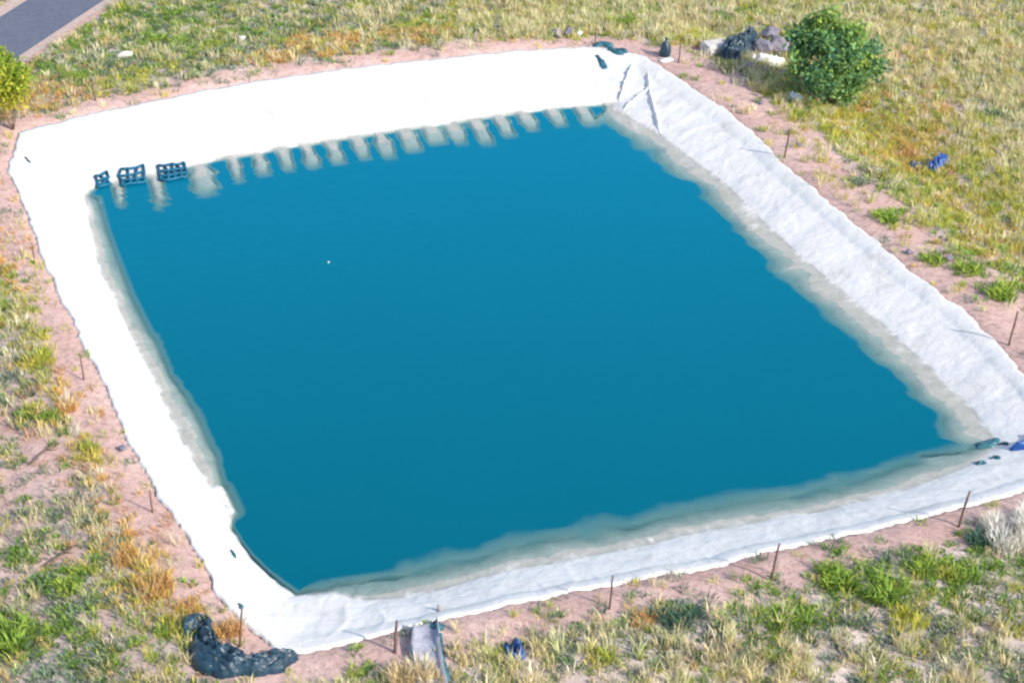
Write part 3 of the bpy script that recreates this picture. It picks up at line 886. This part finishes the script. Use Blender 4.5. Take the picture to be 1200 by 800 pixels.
# blue rubbish
tag(crumple('blue_bag', [hit(1090, 202), hit(1099, 196), hit(1109, 190)], (.22, .34, .22), .5, M['blue'], 51, nu=34, nv=16), 'bright blue plastic bag lying in the yellow grass on the right', 'bag')
tag(crumple('dark_bag', [hit(1066, 200), hit(1075, 196), hit(1084, 194)], (.18, .28, .18), .35, M['tarp'], 53, nu=30, nv=14), 'dark torn bag just left of the bright blue bag', 'bag')
tag(crumple('blue_bag', [hit(593, 757), hit(602, 766), hit(611, 774)], (.16, .27, .18), .5, M['blue'], 55, nu=34, nv=16), 'deep blue bag in the grass right of the overflow channel', 'bag')
tag(crumple('corner_tarp', [hit(1184, 528), hit(1196, 526), hit(1212, 518), hit(1226, 512)], (.12, .24, .3, .2), .35, M['blue'], 57, nu=40, nv=16), 'blue crumpled sheet on the liner at the right pond corner', 'tarp')
tag(crumple('mud_rag', [hit(1144, 522), hit(1158, 521), hit(1170, 515)], (.12, .22, .12), .16, M['teal'], 59, nu=34, nv=14), 'dark wet rag lying at the waterline in the right pond corner', 'rag')
for i, (x, y, lab) in enumerate([(1176, 521, 'small dark blue scrap between wet rag and blue sheet at the right corner'), (1166, 538, 'small teal scrap on the near side of the wet rag'), (1150, 544, 'teal scrap at the waterline furthest along the near bank')]):
    tag(crumple('plastic_scrap', [hit(x - 6, y + 1), hit(x, y - 1), hit(x + 6, y)], (.06, .12, .06), .14, M['teal' if i else 'tarp'], 61 + i, nu=20, nv=10), lab, 'plastic scrap')
tag(crumple('plastic_scrap', [hit(27, 184), hit(31, 188), hit(36, 193)], (.06, .1, .05), .12, M['tarp'], 66, nu=20, nv=10), 'small dark scrap on the liner at the far left corner', 'plastic scrap')
tag(crumple('plastic_scrap', [hit(270, 644), hit(274, 650), hit(276, 655)], (.04, .06, .04), .08, M['teal'], 67, nu=20, nv=10), 'slim dark scrap on the liner of the lower left bank', 'plastic scrap')
tag(crumple('plastic_scrap', [hit(278, 708), hit(281, 714), hit(283, 718)], (.06, .11, .06), .18, M['teal'], 68, nu=20, nv=10), 'greyish scrap on the liner edge beside the post near the navy tarp', 'plastic scrap')
tag(crumple('liner_patch', [hit(131, 450), hit(135, 456), hit(139, 462)], (.04, .07, .04), .05, M['channel'], 69, nu=20, nv=10), 'thin grey patch on the white liner of the left bank', 'patch')

# ------------------------------------------------------------------ rope net pieces at the far waterline
def net(pxl, pxr, cols, rows, length, label, seed):
    a = hit(*pxl); b = hit(*pxr); ux = b - a; wdt = ux.length; ux.normalize()
    c = (a + b) / 2
    r = empty('rope_net', Vector((c.x, c.y, c.z))); tag(r, label, 'rope net', 'blue rope net pieces hanging at the far waterline')
    dn = Vector((_fd[0], _fd[1], 0))
    rr = random.Random(seed)

    def pt(i, j):
        q = a + ux * (wdt * i / cols) + dn * (length * j / rows)
        q += Vector((rr.uniform(-.07, .07), rr.uniform(-.08, .08), 0))
        q.z = max(tz(q.x, q.y), ZW) + .07
        return q - r.location
    G = [[pt(i, j) for j in range(rows + 1)] for i in range(cols + 1)]
    m = MB()
    for i in range(cols + 1): m.tube(G[i], .06, 6)
    m.build('side_rope', M['net'], r)
    for j in range(rows + 1):
        m = MB(); m.tube([G[i][j] for i in range(cols + 1)], .065, 6); m.build('rung', M['net'], r)
    return r


net((113, 209), (126, 204), 2, 3, .85, 'smallest blue rope net piece at the far left pond corner', 1)
net((140, 201), (168, 196), 3, 3, 1.3, 'middle piece of blue rope net at the far waterline', 2)
net((186, 196), (216, 193), 4, 3, 1.3, 'widest blue rope net at the far waterline, right of the other two', 3)

# ------------------------------------------------------------------ overflow channel
cr = empty('overflow_channel', hit(502, 768)); tag(cr, 'grey blue lined overflow channel running down from the near bank edge', 'channel')
V = []; nC = 30
L0 = [(486, 738), (484, 760), (488, 785), (492, 812)]; R0 = [(512, 732), (514, 757), (518, 782), (524, 812)]
La = np.array([hit(*p) for p in L0]); Ra = np.array([hit(*p) for p in R0])
for i in range(nC + 1):
    t = i / nC * 3
    l = np.array([np.interp(t, range(4), La[:, k]) for k in range(3)]); r_ = np.array([np.interp(t, range(4), Ra[:, k]) for k in range(3)])
    for f, z in ((-.16, -.12), (-.06, .17), (.08, .05), (.5, .025 + .02 * math.sin(i)), (.92, .05), (1.02, .2), (1.12, -.12)):
        p = l + (r_ - l) * f; V.append((p[0] - cr.location.x, p[1] - cr.location.y, p[2] + z + .1 - cr.location.z))
link('channel_bed', mesh('channel_bed', V, [(i * 7 + j, i * 7 + j + 1, (i + 1) * 7 + j + 1, (i + 1) * 7 + j) for i in range(nC) for j in range(6)]), M['channel'], cr)
local_crumple(cr, 'blue_lip', [(505, 740), (511, 736), (517, 731)], (.1, .24, .1), .2, M['teal'], 71, nu=30, nv=14)
local_crumple(cr, 'blue_edge', [(515, 742), (517, 765), (524, 800)], (.06, .1, .09), .22, M['teal'], 73, nu=40, nv=12)
sp = MB(); b_ = hit(515, 716); sp.tube([(0, 0, -.05), (.02, 0, .08), (-.04, .01, .22)], [.12, .09, .03], 9)
o = sp.build('peg', M['rock']); o.location = b_; tag(o, 'small grey peg holding the liner above the overflow channel', 'peg')

# fallen sticks on the left ground
def stick(a, b, label, r=.04):
    A = hit(*a); B = hit(*b); m = MB(); n = 9; rr = random.Random(a[0])
    pts = []
    for i in range(n):
        p = A.lerp(B, i / (n - 1)); pts.append((p.x - A.x + rr.uniform(-.04, .04), p.y - A.y + rr.uniform(-.04, .04), tz(p.x, p.y) - A.z + .13))
    m.tube(pts, [r * (1 - .05 * i) for i in range(n)], 7)
    q = Vector(pts[5]); m.tube([q, q + Vector((.2, -.16, .1)), q + Vector((.38, -.2, .14))], [r * .6, r * .5, r * .25], 6)
    o = m.build('stick', M['bark']); o.location = A
    return tag(o, label, 'stick')


stick((36, 548), (66, 522), 'thin dark stick on the left ground with weeds round it, upper of two')
stick((53, 668), (88, 643), 'thicker grey stick lying on the left ground, lower of two', .055)

# floating speck
fb = link('float', rock_mesh('float', .05, .045, .04, 3, sub=2, sharp=False), M['foam']); p = at(385, 308, ZW); fb.location = (p[0], p[1], ZW + .03)
tag(fb, 'tiny pale foam float alone on the open water', 'float')


# ------------------------------------------------------------------ bushes and trees
def leaf_cloud(blobs, n, size, cols, rs, flat=.5):
    """leaves scattered through lobes; blobs: (x,y,z,rx,ry,rz)"""
    bl = np.array(blobs); vol = bl[:, 3] * bl[:, 4] * bl[:, 5]
    k = rs.choice(len(bl), n, p=vol / vol.sum())
    d = rs.normal(size=(n, 3)); d /= np.linalg.norm(d, axis=1)[:, None]
    rad = rs.rand(n) ** .42
    lob = 1 + .3 * fbm(d[:, 0] * 2.3 + k, d[:, 1] * 2.3 + d[:, 2] * 1.9, 5, 3)
    P = bl[k, :3] + d * (rad * lob)[:, None] * bl[k, 3:6]
    # twig clusters
    cl = rs.randint(0, n // 14, n)
    ord_ = np.argsort(k, kind='stable'); k = k[ord_]; P = P[ord_]; cl = np.arange(n) // 15
    cl = np.minimum(cl, n // 14 - 1); cc = P[np.minimum(cl * 15, n - 1)]
    P = P * .35 + cc * .65 + rs.normal(0, size * 1.1, (n, 3))
    a = rs.normal(size=(n, 3)); a[:, 2] += .4; a /= np.linalg.norm(a, axis=1)[:, None]
    b = np.cross(a, rs.normal(size=(n, 3))); b /= np.linalg.norm(b, axis=1)[:, None]
    s = (size * (.6 + .8 * rs.rand(n)))[:, None]
    V = np.stack([P - a * s * .0 - b * s * .18, P + b * s * .18, P + a * s * .55 - b * s * .36, P + a * s * .55 + b * s * .36, P + a * s * 1.25], 1)
    lobe_tone = np.array(cols)[rs.randint(0, len(cols), len(bl))]
    tone = (np.array(cols)[rs.randint(0, len(cols), n // 14)][cl] * (1 - flat) + lobe_tone[k] * flat) * (.75 + .5 * rs.rand(n))[:, None]
    return V.reshape(-1, 3), np.repeat(tone, 5, 0)


def limbs(root, blobs, r0, seed, n=9, name='trunk'):
    rr = random.Random(seed); m = MB()
    for k in range(n):
        b = blobs[k % len(blobs)]
        e = Vector((b[0] + rr.uniform(-.5, .5) * b[3], b[1] + rr.uniform(-.5, .5) * b[4], b[2] + rr.uniform(-.1, .5) * b[5]))
        s = Vector((rr.uniform(-1, 1) * r0 * 1.5, rr.uniform(-1, 1) * r0 * 1.5, -.1))
        mid = s.lerp(e, .5) + Vector((rr.uniform(-.2, .2), rr.uniform(-.2, .2), .15))
        m.tube([s, s.lerp(mid, .5) + Vector((rr.uniform(-.05, .05), 0, .06)), mid, mid.lerp(e, .6), e], [r0, r0 * .8, r0 * .6, r0 * .4, r0 * .15], 7)
    return m.build(name, M['bark'], root)


rs = np.random.RandomState(4)
bush = empty('bush', hit(968, 122)); tag(bush, 'large round green bush beside the rubble heap, darker on its left side', 'bush')
bl = []
for _ in range(40):
    d_ = rs.normal(size=3); d_ /= np.linalg.norm(d_); d_[2] = max(d_[2], -.75)
    k_ = rs.uniform(.62, 1.02); q_ = rs.uniform(.42, .78)
    bl.append((d_[0] * 1.95 * k_, .1 + d_[1] * 1.6 * k_, 1.95 + d_[2] * 1.75 * k_, q_, q_, q_ * .85))
Vb, Cb = leaf_cloud(bl, 15000, .17, [(.13, .27, .12), (.18, .34, .09), (.27, .40, .09), (.11, .24, .14), (.36, .45, .10), (.12, .26, .17), (.24, .38, .10)], rs)
Vb[:, 2] = np.maximum(Vb[:, 2], .02)
co = bpy.data.objects.new('crown', blade_mesh('crown', Vb, Cb)); COL.objects.link(co); co.parent = bush
limbs(bush, bl, .09, 2, 12, 'stems')

tree = empty('small_tree', hit(15, 152)); tag(tree, 'small yellow green tree with thin trunk at the left frame edge', 'tree')
bl = [(-.5, 0, 2.0, 1.2, 1.1, .9), (.3, .1, 2.3, .95, .9, .8), (-.3, .1, 3.0, .95, .9, .8), (-1.3, 0, 2.6, 1.1, 1, 1.0), (.2, -.2, 1.6, .7, .7, .5)]
Vb, Cb = leaf_cloud(bl, 7500, .13, [(.34, .40, .05), (.26, .36, .05), (.44, .44, .06), (.18, .30, .05), (.50, .42, .07)], rs)
co = bpy.data.objects.new('crown', blade_mesh('crown', Vb, Cb)); COL.objects.link(co); co.parent = tree
limbs(tree, bl, .035, 5, 5)


# ------------------------------------------------------------------ countable weeds and shrubs
def weed_proto(kd, seed, n=260, spread=.40, hgt=.36, leafy=True):
    rs2 = np.random.RandomState(seed); cols, _, wd, _, _ = KIND[kd]
    nc = 11
    ang = rs2.rand(nc) * 6.28; rr_ = np.sqrt(rs2.rand(nc)) * spread
    C = np.stack([np.cos(ang) * rr_, np.sin(ang) * rr_, np.zeros(nc)], -1)
    cc = np.array(cols)[rs2.randint(0, len(cols), nc)] * (np.array([1.3, 1.15, 1.1]) if kd == 'green' else 1.0)
    V, Cc = blades(C, cc, hgt * (.4 + .8 * rs2.rand(nc)), wd * 1.05, np.full(nc, spread * .45), n // nc, rs2, leafy)
    return blade_mesh(kd + '_tuft', V, Cc)


PROTO = {}
WEEDS = [  # px, py (base), kind, scale, name, category, label
    (86, 92, 'green', 1.5, 'weed', 'weed', 'bright green weed clump standing alone between road and far left corner'),
    (188, 50, 'green', 1.3, 'weed', 'weed', 'bright green weed left of the pair beyond the far bank'),
    (213, 52, 'green', 1.4, 'weed', 'weed', 'bright green weed right of the pair beyond the far bank'),
    (735, 30, 'green', 1.7, 'weed', 'weed', 'lone vivid green weed in straw grass above the far corner'),
    (382, 66, 'orange', 1.0, 'grass_tuft', 'grass tuft', 'round orange tuft at the middle of the far earth rim'),
    (493, 52, 'orange', .9, 'grass_tuft', 'grass tuft', 'orange tuft on the far rim, right of the rounder one'),
    (155, 106, 'yellow', .9, 'grass_tuft', 'grass tuft', 'pale yellow tuft on the far rim near the left corner'),
    (818, 50, 'yellow', 1.1, 'grass_tuft', 'grass tuft', 'yellow green tuft left of the concrete block'),
    (1166, 134, 'dark', 1.3, 'weed', 'weed', 'single dark green plant in the straw field at right'),
    (1038, 258, 'green', 1.5, 'weed', 'weed', 'green weed at the upper start of the strip on the right bank'),
    (1092, 305, 'green', 1.2, 'weed', 'weed', 'low green weed closest to the bare right bank'),
    (1132, 316, 'green', 1.4, 'weed', 'weed', 'green weed in the middle of the strip on the right bank'),
    (1172, 348, 'green', 1.6, 'weed', 'weed', 'tall green weed ending the strip above the knobbed post'),
    (1066, 182, 'orange', 1.4, 'grass_tuft', 'grass tuft', 'vivid orange tuft beside the dark torn bag'),
    (1106, 130, 'orange', 1.1, 'grass_tuft', 'grass tuft', 'small orange tuft on a bare spot in the straw field'),
    (1010, 215, 'herb', 1.0, 'weed', 'weed', 'grey green herb cushion on the bare earth below the bush'),
    (44, 422, 'yellow', 1.3, 'grass_tuft', 'grass tuft', 'tall yellow tuft at the upper left bank'),
    (78, 480, 'orange', 1.0, 'grass_tuft', 'grass tuft', 'rusty orange tuft on left bank below the tall yellow one'),
    (106, 524, 'yellow', 1.1, 'grass_tuft', 'grass tuft', 'yellow orange tuft on left bank beside the dark stone'),
    (30, 488, 'green', 1.0, 'weed', 'weed', 'round green weed on the pink ground at the left edge, left of a pair'),
    (58, 490, 'green', 1.0, 'weed', 'weed', 'round green weed on the pink ground at the left edge, right of a pair'),
    (28, 655, 'green', 1.0, 'weed', 'weed', 'round green weed left of the thicker stick'),
    (80, 688, 'green', 1.2, 'weed', 'weed', 'upright green weed below the thicker stick'),
    (22, 752, 'green', 1.9, 'weed', 'weed', 'widest green weed patch at the lower left frame edge'),
    (182, 690, 'orange', 1.5, 'grass_tuft', 'grass tuft', 'big orange tuft on the lower left bank'),
    (148, 655, 'orange', 1.2, 'grass_tuft', 'grass tuft', 'orange tuft up the bank from the big orange tuft'),
    (222, 712, 'orange', 1.0, 'grass_tuft', 'grass tuft', 'orange tuft touching the top end of the navy tarp'),
    (266, 742, 'orange', 1.3, 'grass_tuft', 'grass tuft', 'golden tuft between navy tarp and white liner'),
    (970, 668, 'green', 1.2, 'weed', 'weed', 'green weed nearest the bare near bank at right'),
    (985, 688, 'green', 1.4, 'weed', 'weed', 'green weed just below the one nearest the near bank'),
    (1036, 698, 'green', 1.8, 'weed', 'weed', 'brightest and largest green weed of the near right field'),
    (1078, 668, 'green', 1.3, 'weed', 'weed', 'green weed up and right of the largest one'),
    (1106, 672, 'yellow', 1.2, 'grass_tuft', 'grass tuft', 'yellow green tuft right of the weeds in the near field'),
    (1060, 728, 'yellow', 1.4, 'grass_tuft', 'grass tuft', 'tall yellow green tuft below the largest green weed'),
    (1134, 676, 'green', 1.2, 'weed', 'weed', 'green weed below the pale dead shrub'),
    (1152, 636, 'dark', 1.3, 'weed', 'weed', 'dark green weed left of the pale dead shrub'),
    (912, 730, 'green', 1.4, 'weed', 'weed', 'green weed below the dark slanted post'),
    (936, 728, 'green', 1.3, 'weed', 'weed', 'green weed right of the one below the slanted post'),
    (707, 768, 'yellow', 1.2, 'grass_tuft', 'grass tuft', 'yellow green tuft below the thin middle post'),
    (752, 730, 'orange', 1.1, 'grass_tuft', 'grass tuft', 'only orange tuft in the near field'),
    (790, 724, 'dark', 1.5, 'weed', 'weed', 'dark green weed right of the only orange tuft'),
]
for x, y, kd, sc, nm, cat, lab in WEEDS:
    if kd not in PROTO: PROTO[kd] = [weed_proto(kd, 100 + i + 10 * KN.index(kd), leafy=kd in ('green', 'herb', 'dark')) for i in range(3)]
    o = bpy.data.objects.new(nm, PROTO[kd][random.randrange(3)]); COL.objects.link(o); sc *= .85
    o.location = hit(x, y); o.rotation_euler = (0, 0, random.uniform(0, 6)); o.scale = (sc, sc, sc * random.uniform(.8, 1.1))
    tag(o, lab, cat, 'green weeds' if cat == 'weed' else 'dry grass tufts')

# pale dead brush
KIND['pale'] = ([(.72, .69, .63), (.64, .61, .55), (.76, .74, .69)], (.3, .6), .02, .3, 20)
KIND['cream'] = ([(.66, .56, .36), (.60, .48, .28), (.72, .66, .5)], (.3, .6), .022, .3, 20)
for px, py, kd, sc, lab, nm in [(1180, 632, 'pale', 1.5, 'pale whitish dead shrub on the near bank at the right frame edge', 'dead_shrub'),
                                (482, 799, 'cream', 1.3, 'creamy dry grass clump left of the overflow channel', 'grass_tuft'),
                                (1196, 620, 'pale', 1.2, 'smaller dead shrub behind the pale whitish one', 'dead_shrub')]:
    o = bpy.data.objects.new(nm, weed_proto(kd, 300 + px, 900, .5, .36, False)); COL.objects.link(o)
    o.location = hit(px, py); o.scale = (sc,) * 3
    tag(o, lab, 'shrub' if nm == 'dead_shrub' else 'grass tuft')

# ------------------------------------------------------------------ light, camera, render
SUN_EL, SUN_AZ = math.radians(33), math.radians(128)      # azimuth clockwise from +Y: behind the camera on the right
w = bpy.data.worlds.new('World'); S.world = w; w.use_nodes = True
t = w.node_tree; t.nodes.clear()
sky = N(t, 'ShaderNodeTexSky'); sky.sky_type = 'NISHITA'; sky.sun_disc = False
sky.sun_elevation = SUN_EL; sky.sun_rotation = SUN_AZ; sky.air_density = 1.0; sky.dust_density = 1.5; sky.ozone_density = .4
bg = N(t, 'ShaderNodeBackground', Strength=.15); o = N(t, 'ShaderNodeOutputWorld')
t.links.new(sky.outputs[0], bg.inputs[0]); t.links.new(bg.outputs[0], o.inputs[0])
sl = bpy.data.lights.new('sun', 'SUN'); sl.energy = 3.0; sl.angle = math.radians(.6); sl.color = (1, .93, .83)
so = bpy.data.objects.new('sun', sl); COL.objects.link(so)
sd = Vector((math.sin(SUN_AZ) * math.cos(SUN_EL), math.cos(SUN_AZ) * math.cos(SUN_EL), math.sin(SUN_EL)))
so.rotation_euler = sd.to_track_quat('Z', 'Y').to_euler(); so.location = (40, -40, 60)

cd = bpy.data.cameras.new('camera'); cam = bpy.data.objects.new('camera', cd); COL.objects.link(cam)
cam.location = (0, CAMY, H); cam.rotation_euler = (math.pi / 2 - PITCH, 0, 0)
cd.sensor_width = 36; cd.lens = 36 * F / 1200; cd.clip_end = 5000
S.camera = cam
S.view_settings.view_transform = 'Standard'; S.view_settings.look = 'None'; S.view_settings.gamma = 1
S.view_settings.exposure = .9
S.render.engine = 'CYCLES'; S.cycles.filter_width = 2.3
S.cycles.transparent_max_bounces = 16
